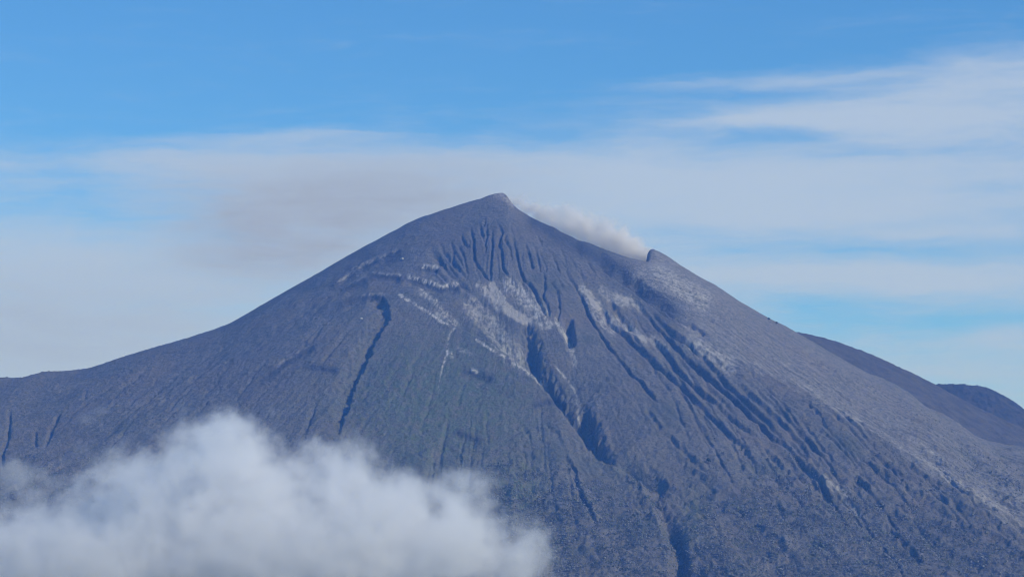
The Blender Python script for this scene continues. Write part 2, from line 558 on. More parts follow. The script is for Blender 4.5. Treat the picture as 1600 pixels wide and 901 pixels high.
# the right-hand ridge: its crest keeps its height, a wide draw lies behind it
carve([(u + 7, v - 5) for u, v in CREST[2:]], 22, 4, 26, 0.3, 0.02)
ridge([(700, 500), (745, 531), (792, 557), (832, 585), (862, 608), (905, 650)], 14, 60, 4)
carve([(1330, 640), (1385, 670), (1420, 690), (1470, 725), (1500, 745)], 8, 7, 9, 0.2, 0.2)
carve([(1255, 545), (1275, 560), (1300, 580), (1325, 605)], 5, 8, 6)
# the shaded hollow under the crater rim
carve([(866, 360), (890, 382), (925, 405), (965, 434), (1004, 462), (1040, 490), (1080, 512)], 44, 5, 17, 0.22, 0.35, 0, 3)
for k in range(16):
    u0, v0 = 738 + k * 6.0 + rng.uniform(-3, 3), 474 + k * 5.2 + rng.uniform(-6, 6)
    L = rng.uniform(18, 40)
    carve([(u0, v0), (u0 + L * 0.25, v0 + L * 0.5), (u0 + L * 0.38, v0 + L)], rng.uniform(5, 11), 4, 2.4, 0.3, 0.3)
# left lip of the scar valley
carve([(690, 478), (712, 508), (752, 530), (800, 560), (838, 590), (875, 628)], 22, 3.5, 30, 0.2, 0.25)
carve([(770, 500), (782, 525), (796, 548), (806, 570)], 10, 8, 6)
carve([(745, 505), (757, 525), (775, 543)], 8, 7, 5)
carve([(720, 460), (745, 475), (770, 500), (790, 520)], 9, 8, 6)

# long thin ravines that follow the fall line
def fall_line(u0, v0, L, wob, seed):
    out = []
    for t in np.linspace(0, 1, 9):
        du, dv = u0 - 785.0, v0 - 270.0
        n_ = math.hypot(du, dv)
        steer = 1.0 - 0.22 * t                                   # bends towards straight downhill lower on the slope
        x = u0 + du / n_ * L * t * steer
        y = v0 + dv / n_ * L * t * (1 + 0.10 * t)
        q = wob * math.sin(seed + 5.3 * t) + 0.6 * wob * math.sin(2.3 * seed + 11.0 * t)
        out.append((x + q * abs(dv) / n_, y - q * du / n_ * 0.6))
    return out


for k in range(104):
    zone = k % 13
    if zone < 7:                                                 # right flank
        u0, v0 = rng.uniform(960, 1420), 0
        v0 = np.interp(u0, [960, 1100, 1250, 1420], [480, 545, 610, 690]) + rng.uniform(-20, 130)
        L, d = rng.uniform(60, 230), rng.uniform(3, 10)
    elif zone < 10:                                              # middle
        u0, v0 = rng.uniform(640, 960), rng.uniform(560, 700)
        L, d = rng.uniform(50, 150), rng.uniform(2.5, 6)
    else:                                                        # left flank
        u0 = rng.uniform(180, 560)
        v0 = np.interp(u0, [180, 350, 560], [590, 530, 440]) + rng.uniform(5, 110)
        L, d = rng.uniform(40, 130), rng.uniform(3, 7)
    carve(fall_line(u0, v0, L, 1.7, k * 1.7), d, 5.0, 2.2 if zone < 7 else 2.8, 0.35, 0.35)

# relief that runs down the slope everywhere, and roughness
rad = np.log(np.maximum(RR, 40) / 40)
steep = sstep(150, 700, RR) * (1 - 0.6 * sstep(2200, 3200, RR))
right = sstep(830, 1000, U)
rib = fbm(PHI * 34 + warp1 * 0.16, rad * 1.1 + warp2 * 0.1, 3, 51)
rib2 = fbm(PHI * 120 + warp1 * 0.5, rad * 3.4 + warp2 * 0.3, 3, 61)
upper_face = np.exp(-(((U - 800) / 120) ** 2 + ((V - 400) / 55) ** 2))
skyl = sstep(2, 26, V - np.interp(U, u_s, v_s))
DZ += front * skyl * steep * (np.abs(rib) - 0.3) * (3.0 + 1.5 * right) * RR / 1400
DZ += front * skyl * (np.abs(rib2) - 0.25) * (0.8 + 0.4 * right + 4.0 * upper_face) * np.clip(RR / 900, 0.15, 1.6)
rug = 0.6 + 0.5 * sstep(700, 830, V) + 0.35 * right
big = fbm(GX / 260, GY / 260, 3, 71)
DZ += front * skyl * big * 7.0 * sstep(200, 800, RR)
spur = fbm(PHI * 26 + warp1 * 0.25, rad * 2.2 + warp2 * 0.2, 3, 171)
DZ += front * sstep(650, 760, V) * spur * 15.0
fine_n = fbm(GX / 38, GY / 38, 5, 81, 0.58)
beyond = sstep(0, 40, (V - 560) * -1.0 + (U - 1140) * 0.62) * right
patchy = sstep(-0.25, 0.45, fbm(GX / 170, GY / 230, 3, 141))
DZ += front * skyl * fine_n * 1.9 * rug * (1 - 0.6 * beyond) * (0.35 + 0.75 * patchy) * sstep(20, 160, RR) + fine_n * 1.5
clump = np.maximum(fbm(GX / 17, GY / 17, 3, 91, 0.6) - 0.05, 0)
DZ += front * clump * 3.2 * sstep(480, 620, V + 40 * big)
DZ += front * skyl * beyond * (np.abs(fbm(PHI * 210 + warp1 * 0.5, rad * 5 + warp2 * 0.4, 3, 161)) - 0.25) * 4.5
cxa, cxb = px_at(770, 400, YR)[0], px_at(1120, 400, YR)[0]
rimw = np.exp(-((GY - YR) / 30.0) ** 2) * sstep(cxa, cxa + 60, GX) * (1 - sstep(cxb - 20, cxb + 20, GX))
DZ += rimw * 1.6 * fbm(GX / 34, GY / 24, 3, 181, 0.65)
# crater behind the rim
cx0, cx1 = px_at(800, 400, YR)[0], px_at(1030, 400, YR)[0]
bx = np.clip((GX - cx0) / (cx1 - cx0), 0, 1)
bowl = np.sin(np.pi * bx) ** 0.5 * sstep(YR + 12, YR + 110, GY) * (1 - sstep(YR + 230, YR + 420, GY))
ZF = Z + CV + LF + DZ - 150 * bowl
hx, hy, hz = px_at(982, 381, YR + 300)
hump = hz - ((GX - hx) / 60) ** 2 * 16 + 2.5 * fine_n - np.abs(GY - hy) * 0.55
ZF = np.where((GY > YR + 80), np.maximum(ZF, hump), ZF)
# sink to below the plain at the edges
edge = sstep(0.40, 0.555, np.abs(GT))
ZF = ZF * (1 - edge) - 12 * edge
endy = np.maximum(1 - sstep(4300, 4900, GY), sstep(12000, 13400, GY))
ZF = ZF * (1 - endy) - 12 * endy


# ------------------------------------------------------------------ rock, ash and plant masks (what the ground is made of; the dark mask adds painted shade)
U, V = project(GX, GY, ZF)
UW = U + warp1 * 1.1 + warp3 * 0.8
VW = V + warp2 * 1.5


def stroke(pts, w, soft=1.0):
    out = np.zeros_like(Z)
    m = region(pts, w * 2.5 + 4)
    if m.any():
        s, a = polydist(pts, UW[m], VW[m])
        out[m] = np.exp(-(np.abs(s) / w) ** (2 * soft))
    return out


n1 = fbm(GX / 22, GY / 40, 4, 101, 0.6)
n2 = fbm(GX / 9, GY / 20, 3, 111, 0.6)
n3 = fbm(PHI * 140, rad * 7, 3, 121)
n4 = fbm(PHI * 170 + warp1 * 0.5, rad * 9, 4, 151, 0.6)
pale = np.zeros_like(Z)
for g, w, k in [
    ([(795, 445), (815, 460), (835, 480), (852, 503)], 11, 0.62),
    ([(750, 445), (765, 462), (780, 480)], 6, 0.5), ([(738, 478), (760, 500), (775, 520), (795, 545), (808, 560)], 14, 0.40),
    ([(760, 495), (775, 515), (790, 535)], 7, 0.5), ([(640, 432), (665, 440), (692, 447), (714, 444)], 3.4, 0.75), ([(662, 416), (682, 418)], 3.5, 0.6),
    ([(657, 455), (670, 465), (690, 480)], 4, 0.55), ([(625, 460), (640, 470), (660, 483), (682, 496), (702, 508)], 2.4, 0.85),
    ([(685, 490), (700, 492), (710, 505)], 5, 0.55), ([(710, 514), (701, 527), (699, 552), (691, 572)], 1.7, 1.0), ([(691, 572), (688, 590), (685, 610)], 1.2, 0.45),
    ([(745, 531), (765, 545), (792, 558)], 1.8, 0.9), ([(805, 568), (832, 588), (850, 603)], 2.6, 0.7), ([(868, 572), (888, 596), (902, 618), (908, 630)], 1.5, 0.5),
    ([(868, 500), (885, 528), (893, 550), (898, 570)], 4, 0.6), ([(910, 452), (925, 470), (945, 490)], 7, 0.5), ([(940, 455), (960, 468), (985, 475)], 7, 0.42), ([(962, 462), (985, 466), (1000, 480)], 6, 0.4),
    ([(985, 510), (1000, 525), (1010, 535)], 5, 0.5), ([(960, 500), (985, 515)], 7, 0.4), ([(925, 480), (945, 505), (955, 515)], 8, 0.45),
    ([(1030, 425), (1050, 440), (1075, 455), (1100, 470)], 14, 0.55), ([(1000, 430), (1030, 445)], 12, 0.3), ([(1080, 535), (1110, 552), (1140, 575)], 10, 0.45),
    ([(1020, 530), (1040, 545)], 6, 0.4), ([(1237, 593), (1300, 632), (1345, 660)], 3, 0.16), ([(1400, 700), (1450, 722), (1500, 752), (1550, 785), (1600, 815)], 5, 0.14),
    ([(1425, 685), (1450, 700), (1470, 718)], 3, 0.35), ([(1280, 745), (1310, 765), (1340, 800)], 7, 0.35), ([(900, 625), (903, 645), (905, 660)], 2, 0.6),
    ([(530, 441), (555, 420), (580, 407), (620, 390)], 2.4, 0.34), ([(584, 426), (626, 430)], 1.8, 0.5), ([(540, 447), (570, 432)], 1.8, 0.25),
    ([(560, 462), (598, 458), (604, 472)], 1.8, 0.32), ([(430, 573), (487, 537)], 1.6, 0.22), ([(738, 577), (745, 581)], 2.5, 0.9), ([(700, 548), (706, 556)], 3, 0.4),
    ([(716, 545), (735, 552)], 3, 0.3), ([(770, 302), (778, 304), (790, 308), (800, 318)], 5, 0.35),
]:
    br = np.clip(0.72 + 0.7 * n1 + 0.8 * n2 + 0.5 * n4, 0, 1.3)
    pale = np.maximum(pale, sstep(0.05, 0.85, stroke(g, w * 1.15) * (0.85 + 0.55 * n4 + 0.45 * n2)) * k * br)
# the smooth sand chute below the gullies
sand = np.zeros_like(Z)
for g, w in [([(768, 447), (779, 462), (790, 478), (803, 490), (826, 502)], 6.5), ([(755, 448), (768, 463), (776, 473)], 3.0), ([(790, 484), (806, 494), (818, 500)], 6.0),
             ([(918, 457), (926, 470), (936, 482)], 4.5), ([(965, 463), (980, 470)], 4.0), ([(988, 512), (1002, 526), (1008, 533)], 3.5)]:
    sand = np.maximum(sand, sstep(0.25, 0.55, stroke(g, w) + 0.2 * n2 + 0.2 * n1))
# dusting of ash on the right flank, thinning downhill
ash = np.zeros_like(Z)
am = front > 0.02
sa, _ = polydist([(985, 405), (1015, 440), (1045, 480), (1085, 525)] + CREST, UW[am], VW[am])
sa = sa + 9.0 * n3[am] + 6.0 * n1[am]
ash[am] = sstep(-16, 9, sa) * (0.70 - 0.3 * sstep(10, 90, sa)) + 0.22 * np.exp(-((sa - 3) / 8.0) ** 2)
ash = ash * front * sstep(960, 1040, U) * np.clip(0.72 + 0.8 * n3 + 0.6 * n4 + 0.3 * n1, 0.05, 1.25)
speck = np.clip((fbm(GX / 6, GY / 12, 2, 131, 0.7) - 0.28) * 3, 0, 1) * np.exp(-(((U - 1060 - (V - 440) * 1.3) / 60) ** 2 + ((V - 445) / 55) ** 2))
pale = np.maximum(pale, speck * 0.6)
green = np.exp(-(((U - 690) / 150) ** 2 + ((V - 630) / 110) ** 2)) * 1.0 + np.exp(-(((U - 810) / 40) ** 2 + ((V - 770) / 40) ** 2)) * 0.9
green += np.exp(-(((U - 960 - (V - 720)) / 45) ** 2 + ((V - 735) / 30) ** 2)) * 0.5 + np.exp(-(((U - 1085) / 25) ** 2 + ((V - 800) / 45) ** 2)) * 0.7
green = np.clip(green * (0.8 + 0.8 * n1), 0, 1)
tan = np.exp(-(((U - 1020 - (V - 720) * 0.5) / 110) ** 2 + ((V - 725) / 65) ** 2)) * 0.6 + np.exp(-(((U - 1310) / 30) ** 2 + ((V - 785) / 25) ** 2)) * 0.8
tan += np.exp(-(((U - 1450) / 120) ** 2 + ((V - 730 - (U - 1450) * 0.6) / 30) ** 2)) * 0.5
for g, w, k in [([(915, 455), (945, 475), (990, 480)], 14, 0.8), ([(985, 510), (1010, 535)], 9, 0.7), ([(770, 447), (800, 487), (822, 502)], 10, 0.4)]:
    tan = np.maximum(tan, stroke(g, w) * k)
tan = np.clip(tan, 0, 1)
dark = stroke([(835, 345), (880, 371), (930, 399), (975, 424), (1012, 450), (1050, 482)], 15) * 0.8  # shade of the rim hollow painted in as darker albedo
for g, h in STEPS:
    dark = np.maximum(dark, stroke([(u, v + 5) for u, v in g], 6) * 0.75)  # step faces darkened in the colour, deepening their shade
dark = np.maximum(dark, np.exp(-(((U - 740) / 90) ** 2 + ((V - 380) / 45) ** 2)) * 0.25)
dark = np.maximum(dark, stroke([(575, 402), (600, 410), (625, 400)], 14) * 0.5)  # left-facing slope under the cliff band: its shade put into the colour


def grid_mesh(name, X, Y, Zv):
    ny, nx = X.shape
    me = bpy.data.meshes.new(name)
    nv = nx * ny
    co = np.stack([X, Y, Zv], -1).reshape(-1, 3).astype(np.float32)
    idx = np.arange(nv, dtype=np.int32).reshape(ny, nx)
    q = np.stack([idx[:-1, :-1], idx[:-1, 1:], idx[1:, 1:], idx[1:, :-1]], -1).reshape(-1, 4)
    nf = len(q)
    me.vertices.add(nv)
    me.vertices.foreach_set('co', co.ravel())
    me.loops.add(nf * 4)
    me.loops.foreach_set('vertex_index', q.ravel())
    me.polygons.add(nf)
    me.polygons.foreach_set('loop_start', np.arange(0, nf * 4, 4, dtype=np.int32))
    me.update(calc_edges=True)
    me.polygons.foreach_set('use_smooth', np.ones(nf, bool))
    return me


def put_attr(me, name, arr):
    a = me.attributes.new(name, 'FLOAT', 'POINT')
    a.data.foreach_set('value', np.ascontiguousarray(arr, np.float32).ravel())


def link(name, data, mat=None, parent=None):
    o = bpy.data.objects.new(name, data)
    col.objects.link(o)
    if mat is not None:
        data.materials.append(mat)
    if parent is not None:
        o.parent = parent
    return o


def tag(o, label, cat=None, kind=None, group=None):
    o['label'] = label
    if cat:
        o['category'] = cat
    if kind:
        o['kind'] = kind
    if group:
        o['group'] = group
    return o


def surface(name, build, rough=0.95):
    m = bpy.data.materials.new(name)
    m.use_nodes = True
    T = NT(m.node_tree)
    T.n.clear()
    bs = T.node('ShaderNodeBsdfPrincipled')
    bs.inputs['Roughness'].default_value = rough
    bs.inputs['Specular IOR Level'].default_value = 0.1
    out = T.node('ShaderNodeOutputMaterial')
    T.l.new(bs.outputs[0], out.inputs[0])
    c, bump = build(T)
    T.put(bs.inputs['Base Color'], c)
    if bump is not None:
        bp = T.node('ShaderNodeBump')
        bp.inputs['Strength'].default_value = bump[1]
        bp.inputs['Distance'].default_value = bump[2]
        T.l.new(bump[0], bp.inputs['Height'])
        T.l.new(bp.outputs[0], bs.inputs['Normal'])
    return m


def mountain_nodes(T):
    geo = T.node('ShaderNodeNewGeometry').outputs['Position']
    pos = T.vm('MULTIPLY', geo, (1.0, 0.6, 1.0))
    a = T.noise(pos, 0.012, 6, 0.62)
    b = T.noise(pos, 0.09, 4, 0.65)
    c = T.noise(pos, 0.30, 3, 0.7)
    mix = T.m('ADD', T.m('MULTIPLY', a, 0.5), T.m('MULTIPLY', b, 0.5))
    base = T.mix(T.ramp(mix, 0.36, 0.64), (0.094, 0.092, 0.086, 1), (0.165, 0.156, 0.140, 1))
    e = T.noise(pos, 0.0055, 4, 0.6)
    base = T.mix(T.ramp(e, 0.46, 0.66, 0.0, 0.7), base, (0.150, 0.130, 0.108, 1))
    base = T.mix(T.ramp(e, 0.44, 0.28, 0.0, 0.6), base, (0.070, 0.082, 0.066, 1))
    base = T.mix(T.m('MULTIPLY', T.attr('green'), T.ramp(b, 0.3, 0.62, 0.5, 1.0)), base, (0.092, 0.122, 0.062, 1))
    base = T.mix(T.attr('tan'), base, (0.150, 0.138, 0.110, 1))
    base = T.mix(T.m('MULTIPLY', T.attr('ash'), T.ramp(b, 0.35, 0.65, 0.45, 1.0)), base, (0.29, 0.28, 0.265, 1))
    base = T.mix(T.attr('dark'), base, (0.034, 0.036, 0.040, 1))  # painted shade: rim hollow, step faces, slope under the cliff band
    d = T.noise(pos, 0.15, 3, 0.8)
    base = T.mix(T.m('MULTIPLY', T.ramp(d, 0.50, 0.66), T.ramp(a, 0.40, 0.62, 0.35, 0.72)), base, (0.028, 0.032, 0.030, 1))
    base = T.mix(T.m('MULTIPLY', T.ramp(d, 0.44, 0.30), 0.42), base, (0.19, 0.19, 0.18, 1))
    p = T.m('MULTIPLY', T.attr('pale'), T.ramp(c, 0.30, 0.60, 0.45, 1.1), clamp=True)
    base = T.mix(p, base, (0.50, 0.48, 0.44, 1))
    base = T.mix(T.m('MULTIPLY', T.attr('sand'), T.ramp(c, 0.25, 0.6, 0.75, 1.0)), base, (0.36, 0.335, 0.295, 1))
    h = T.m('ADD', T.m('MULTIPLY', b, 1.0), T.m('MULTIPLY', c, 0.6))
    return base, (h, 1.0, 4.0)


M_MOUNT = surface('ash_slope', mountain_nodes)
me = grid_mesh('volcano', GX, GY, ZF)
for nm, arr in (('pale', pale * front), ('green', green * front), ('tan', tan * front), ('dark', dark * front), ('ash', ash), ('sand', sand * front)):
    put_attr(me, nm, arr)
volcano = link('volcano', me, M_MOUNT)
tag(volcano, 'grey steep volcano with gullied cone and notched crater rim', kind='structure')


# ------------------------------------------------------------------ hills behind the right flank
def hill(name, sky_line, y0, fs, bs_, seed, label, mat, rough_amp):
    us = np.array([p[0] for p in sky_line], float)
    pts = [px_at(u, v, y0) for u, v in sky_line]
    hx_ = np.array([p[0] for p in pts])
    hz_ = np.array([p[2] for p in pts])
    xs = np.arange(hx_[0], hx_[-1], 4.0)
    ys = np.concatenate([np.arange(y0 - 1100, y0 - 60, 9.0), np.arange(y0 - 60, y0 + 60, 4.0), np.arange(y0 + 60, y0 + 1500, 40.0)])
    Yg, Xg = np.meshgrid(ys, xs, indexing='ij')
    top = np.interp(Xg, hx_, hz_)
    d = Yg - y0
    z = top - np.where(d < 0, (np.sqrt(d * d + 30 ** 2) - 30) * fs, (np.sqrt(d * d + 30 ** 2) - 30) * bs_)
    z += fbm(Xg / 40, Yg / 40, 4, seed, 0.6) * rough_amp + np.maximum(fbm(Xg / 14, Yg / 14, 3, seed + 7, 0.6), 0) * rough_amp
    z += fbm(Xg / 200 + d / 400, Yg / 500, 2, seed + 3) * 8 * sstep(30, 200, np.abs(d))
    return tag(link(name, grid_mesh(name, Xg, Yg, np.maximum(z, -12)), mat), label, kind='structure')


def hill_nodes(c1, c2):
    def f(T):
        pos = T.node('ShaderNodeNewGeometry').outputs['Position']
        a = T.noise(pos, 0.02, 5, 0.6)
        b = T.noise(pos, 0.16, 4, 0.65)
        m_ = T.m('ADD', T.m('MULTIPLY', a, 0.5), T.m('MULTIPLY', b, 0.5))
        return T.mix(T.ramp(m_, 0.38, 0.62), c1, c2), (b, 0.8, 3.0)
    return f


M_HILL = surface('dry_scrub', hill_nodes((0.055, 0.050, 0.043, 1), (0.105, 0.094, 0.078, 1)))
M_FAR = surface('dark_wood', hill_nodes((0.032, 0.034, 0.034, 1), (0.075, 0.068, 0.062, 1)))
HILL_A = [(1090, 500), (1150, 505), (1200, 512), (1245, 519), (1262, 522), (1300, 532), (1330, 542), (1375, 560), (1412, 577), (1450, 595), (1475, 609), (1512, 629), (1550, 647),
          (1600, 670), (1700, 715), (1850, 780)]
HILL_B = [(1380, 640), (1420, 622), (1450, 606), (1465, 601), (1500, 601), (1532, 604), (1550, 609), (1575, 622), (1600, 640), (1650, 675), (1750, 720), (1900, 770)]
hill('hill', HILL_A, 9800.0, 0.42, 0.5, 201, 'brown scrub covered hill behind the right flank of the volcano', M_HILL, 2.4)
hill('hill', HILL_B, 10400.0, 0.42, 0.5, 231, 'dark wooded rounded hilltop at the far right edge', M_FAR, 4.6)

# ------------------------------------------------------------------ the plain
def ground_nodes(T):
    pos = T.node('ShaderNodeNewGeometry').outputs['Position']
    a = T.noise(pos, 0.004, 6, 0.6)
    return T.mix(T.ramp(a, 0.35, 0.65), (0.035, 0.05, 0.022, 1), (0.08, 0.085, 0.045, 1)), (T.noise(pos, 0.05, 4, 0.6), 0.6, 2.0)


gx, gy = np.meshgrid(np.linspace(-13000, 13000, 131), np.linspace(-3000, 21000, 121))
gz = fbm(gx / 900, gy / 900, 3, 301) * 1.5
ground = link('ground', grid_mesh('ground', gx, gy, gz), surface('plain_scrub', ground_nodes))
tag(ground, 'low green plain at the foot of the volcano', kind='structure')


# ------------------------------------------------------------------ forest on the lower slopes
def z_at(x, y):
    t = np.clip(x / y, tcol[0], tcol[-1])
    fi = np.interp(y, yrow, np.arange(NY))
    fj = np.interp(t, tcol, np.arange(NX))
    i0 = np.clip(fi.astype(int), 0, NY - 2)
    j0 = np.clip(fj.astype(int), 0, NX - 2)
    a, b = fi - i0, fj - j0
    return (ZF[i0, j0] * (1 - a) * (1 - b) + ZF[i0 + 1, j0] * a * (1 - b) + ZF[i0, j0 + 1] * (1 - a) * b + ZF[i0 + 1, j0 + 1] * a * b)


def poly_in(pts, u, v):
    inside = np.zeros(u.shape, bool)
    n = len(pts)
    for i in range(n):
        x1, y1 = pts[i]
        x2, y2 = pts[(i + 1) % n]
        c = ((y1 > v) != (y2 > v)) & (u < (x2 - x1) * (v - y1) / (y2 - y1 + 1e-9) + x1)
        inside ^= c
    return inside


FOREST = [
    ([(600, 1000), (640, 800), (740, 738), (800, 724), (880, 738), (945, 752), (1000, 775), (1020, 830), (1035, 880), (1040, 1000)], 0.95),
    ([(1070, 1000), (1076, 830), (1092, 795), (1135, 775), (1180, 755), (1205, 735), (1235, 742), (1262, 775), (1310, 805), (1335, 770), (1390, 788), (1440, 800), (1500, 822), (1560, 850), (1650, 890), (1700, 1000)], 1.0),
    ([(1425, 655), (1450, 655), (1480, 675), (1500, 700), (1520, 735), (1600, 790), (1600, 760), (1540, 720), (1490, 690), (1460, 645)], 0.5),
    ([(1000, 735), (1030, 742), (1030, 800), (1070, 850), (1070, 910), (1050, 910), (1030, 850), (1010, 780)], 0.9),
    ([(1200, 690), (1235, 712), (1262, 740), (1320, 815), (1305, 815), (1255, 745), (1220, 715)], 0.7),
    ([(-100, 760), (0, 720), (180, 700), (330, 760), (330, 900), (-100, 900)], 0.5),
]
sp = 5.8
fx_, fy_ = np.meshgrid(np.arange(-1750, 1750, sp), np.arange(5650, 8300, sp * 1.25))
fx_ = (fx_ + rng.uniform(-0.5, 0.5, fx_.shape) * sp * 1.3).ravel()
fy_ = (fy_ + rng.uniform(-0.5, 0.5, fy_.shape) * sp * 1.6).ravel()
keep = np.abs(fx_ / fy_) < 0.215
fx_, fy_ = fx_[keep], fy_[keep]
fz_ = z_at(fx_, fy_)
fu, fv = project(fx_, fy_, fz_)
fuw = fu + fbm(fx_ / 90, fy_ / 90, 3, 401) * 26
fvw = fv + fbm(fx_ / 90, fy_ / 90, 3, 411) * 16
dens = np.zeros_like(fu)
for pts, k in FOREST:
    dens = np.maximum(dens, poly_in(pts, fuw, fvw) * k)
# scattered shrubs elsewhere
dens = np.maximum(dens, 0.05 * sstep(560, 720, fv))
gap = fbm(fx_ / 75, fy_ / 75, 4, 421)
dens = dens * np.clip(1.1 - np.maximum(gap - 0.02, 0) * 2.6, 0.04, 1)
sel = (rng.uniform(size=fu.shape) < dens) & (fv < 985) & (fy_ < 8200)
fx_, fy_, fz_, fv = fx_[sel], fy_[sel], fz_[sel], fv[sel]
hgt = (2.6 + 4.2 * rng.uniform(size=fx_.shape) ** 2) * (0.55 + 0.45 * sstep(640, 800, fv)) * np.clip(1 + 0.35 * fbm(fx_ / 70, fy_ / 70, 2, 431), 0.6, 1.5)
print('forest trees', len(fx_))


def leaf_tree_arrays(x, y, z, h, nleaf, rs, spread=0.55, leaf=0.30):
    n = len(x)
    th = rs.uniform(0, 2 * math.pi, (n, nleaf))
    cz = rs.uniform(-0.25, 1.0, (n, nleaf))
    sr = np.sqrt(np.clip(1 - np.clip(cz, -1, 1) ** 2, 0.05, 1))
    rad_ = rs.uniform(0.45, 1.08, (n, nleaf)) * rs.uniform(0.75, 1.2, (n, 1))
    nx_, ny_, nz_ = np.cos(th) * sr, np.sin(th) * sr, cz
    ctr = np.stack([x[:, None] + nx_ * rad_ * h[:, None] * spread, y[:, None] + ny_ * rad_ * h[:, None] * spread,
                    z[:, None] + h[:, None] * (0.52 + 0.46 * nz_ * rad_)], -1)
    nrm = np.stack([nx_, ny_, nz_], -1) + rs.normal(0, 0.33, (n, nleaf, 3))
    nrm /= np.linalg.norm(nrm, axis=-1, keepdims=True)
    t1 = np.cross(nrm, rs.normal(0, 1, (n, nleaf, 3)))
    t1 /= np.linalg.norm(t1, axis=-1, keepdims=True) + 1e-9
    t2 = np.cross(nrm, t1)
    s = (h[:, None] * leaf * rs.uniform(0.6, 1.25, (n, nleaf)))[..., None]
    q = np.stack([ctr - t1 * s - t2 * s * 0.7, ctr + t1 * s - t2 * s * 0.8, ctr + t1 * s * 0.8 + t2 * s, ctr - t1 * s * 0.7 + t2 * s * 0.8], 2)
    return q.reshape(-1, 4, 3)


def trunk_arrays(x, y, z, h, w=0.05):
    out = []
    for k in range(3):
        a0, a1 = k * 2.0944, (k + 1) * 2.0944
        r0, r1 = h * w, h * w * 0.5
        out.append(np.stack([np.stack([x + np.cos(a0) * r0, y + np.sin(a0) * r0, z - 1.0], -1), np.stack([x + np.cos(a1) * r0, y + np.sin(a1) * r0, z - 1.0], -1),
                             np.stack([x + np.cos(a1) * r1, y + np.sin(a1) * r1, z + h * 0.7], -1), np.stack([x + np.cos(a0) * r1, y + np.sin(a0) * r1, z + h * 0.7], -1)], 1))
    return np.concatenate(out)


def quads_mesh(name, q):
    me = bpy.data.meshes.new(name)
    n = len(q)
    me.vertices.add(n * 4)
    me.vertices.foreach_set('co', np.ascontiguousarray(q, np.float32).ravel())
    me.loops.add(n * 4)
    me.loops.foreach_set('vertex_index', np.arange(n * 4, dtype=np.int32))
    me.polygons.add(n)
    me.polygons.foreach_set('loop_start', np.arange(0, n * 4, 4, dtype=np.int32))
    me.update(calc_edges=True)
    return me


def leaf_nodes(T):
    g = T.node('ShaderNodeNewGeometry')
    pos = g.outputs['Position']
    a = T.noise(pos, 0.018, 4, 0.6)
    b = T.noise(pos, 0.10, 2, 0.6)
    g2 = T.noise(pos, 0.006, 4, 0.62)
    c = T.mix(T.ramp(b, 0.35, 0.65), (0.15, 0.16, 0.145, 1), (0.27, 0.262, 0.25, 1))
    c = T.mix(T.ramp(a, 0.52, 0.66, 0.0, 0.7), c, (0.115, 0.16, 0.085, 1))
    c = T.mix(T.m('MULTIPLY', g.outputs['Random Per Island'], 0.35), c, (0.30, 0.295, 0.29, 1))
    c = T.mix(T.ramp(g2, 0.50, 0.34, 0.0, 0.75), c, (0.075, 0.088, 0.078, 1))
    return c, None


def bark_nodes(T):
    pos = T.node('ShaderNodeNewGeometry').outputs['Position']
    return T.mix(T.noise(pos, 3.0, 3, 0.6), (0.05, 0.04, 0.03, 1), (0.12, 0.10, 0.08, 1)), None


M_LEAF = surface('ash_dusted_leaves', leaf_nodes)
M_BARK = surface('bark', bark_nodes)


def dark_leaf_nodes(T):
    g = T.node('ShaderNodeNewGeometry')
    return T.mix(g.outputs['Random Per Island'], (0.018, 0.028, 0.016, 1), (0.055, 0.07, 0.04, 1)), None


M_DARKLEAF = surface('dark_leaves', dark_leaf_nodes)
fq = np.concatenate([leaf_tree_arrays(fx_, fy_, fz_, hgt, 30, rng, 0.58, 0.2), trunk_arrays(fx_, fy_, fz_, hgt)])
forest = link('forest', quads_mesh('forest', fq), M_LEAF)
tag(forest, 'ash dusted forest covering the lower slopes of the volcano', kind='stuff')


# ------------------------------------------------------------------ single trees and boulders that stand out on the bare slope
UF, VF = project(GX, GY, ZF)


def spot(u, v):
    d = np.hypot(UF - u, VF - v)
    i = np.argmin(np.where(d < 2.0, GY, 1e9)) if (d < 2.0).any() else np.argmin(d)
    return GX.flat[i], GY.flat[i], ZF.flat[i]


one = np.array([0.0])
for u, v, h, label in [
    (1107, 722, 15.0, 'dark lone tree standing on the bare slope right of the scar valley'),
    (1343, 756, 14.0, 'dark tree at the head of a short gully on the lower right slope'),
    (1402, 842, 15.0, 'broad dark tree above a dark hollow in the bottom right forest'),
    (1203, 499, 9.0, 'upper of the two small dark trees on the right skyline of the cone'),
    (1214, 504, 8.0, 'lower of the two small dark trees on the right skyline of the cone'),
]:
    x, y, z = spot(u, v)
    e = bpy.data.objects.new('tree', None)
    e.location = (x, y, z)
    col.objects.link(e)
    tag(e, label, 'tree', group='single trees on the bare slopes')
    link('trunk', quads_mesh('trunk', trunk_arrays(one, one, one, np.array([h]), 0.06)), M_BARK, e)
    link('crown', quads_mesh('crown', leaf_tree_arrays(one, one, one, np.array([h]), 160, rng, 0.42, 0.10)), M_DARKLEAF, e)


def stone_nodes(T):
    pos = T.node('ShaderNodeNewGeometry').outputs['Position']
    return T.mix(T.noise(pos, 0.8, 4, 0.6), (0.30, 0.29, 0.27, 1), (0.55, 0.54, 0.51, 1)), (T.noise(pos, 1.5, 4, 0.6), 0.7, 0.5)


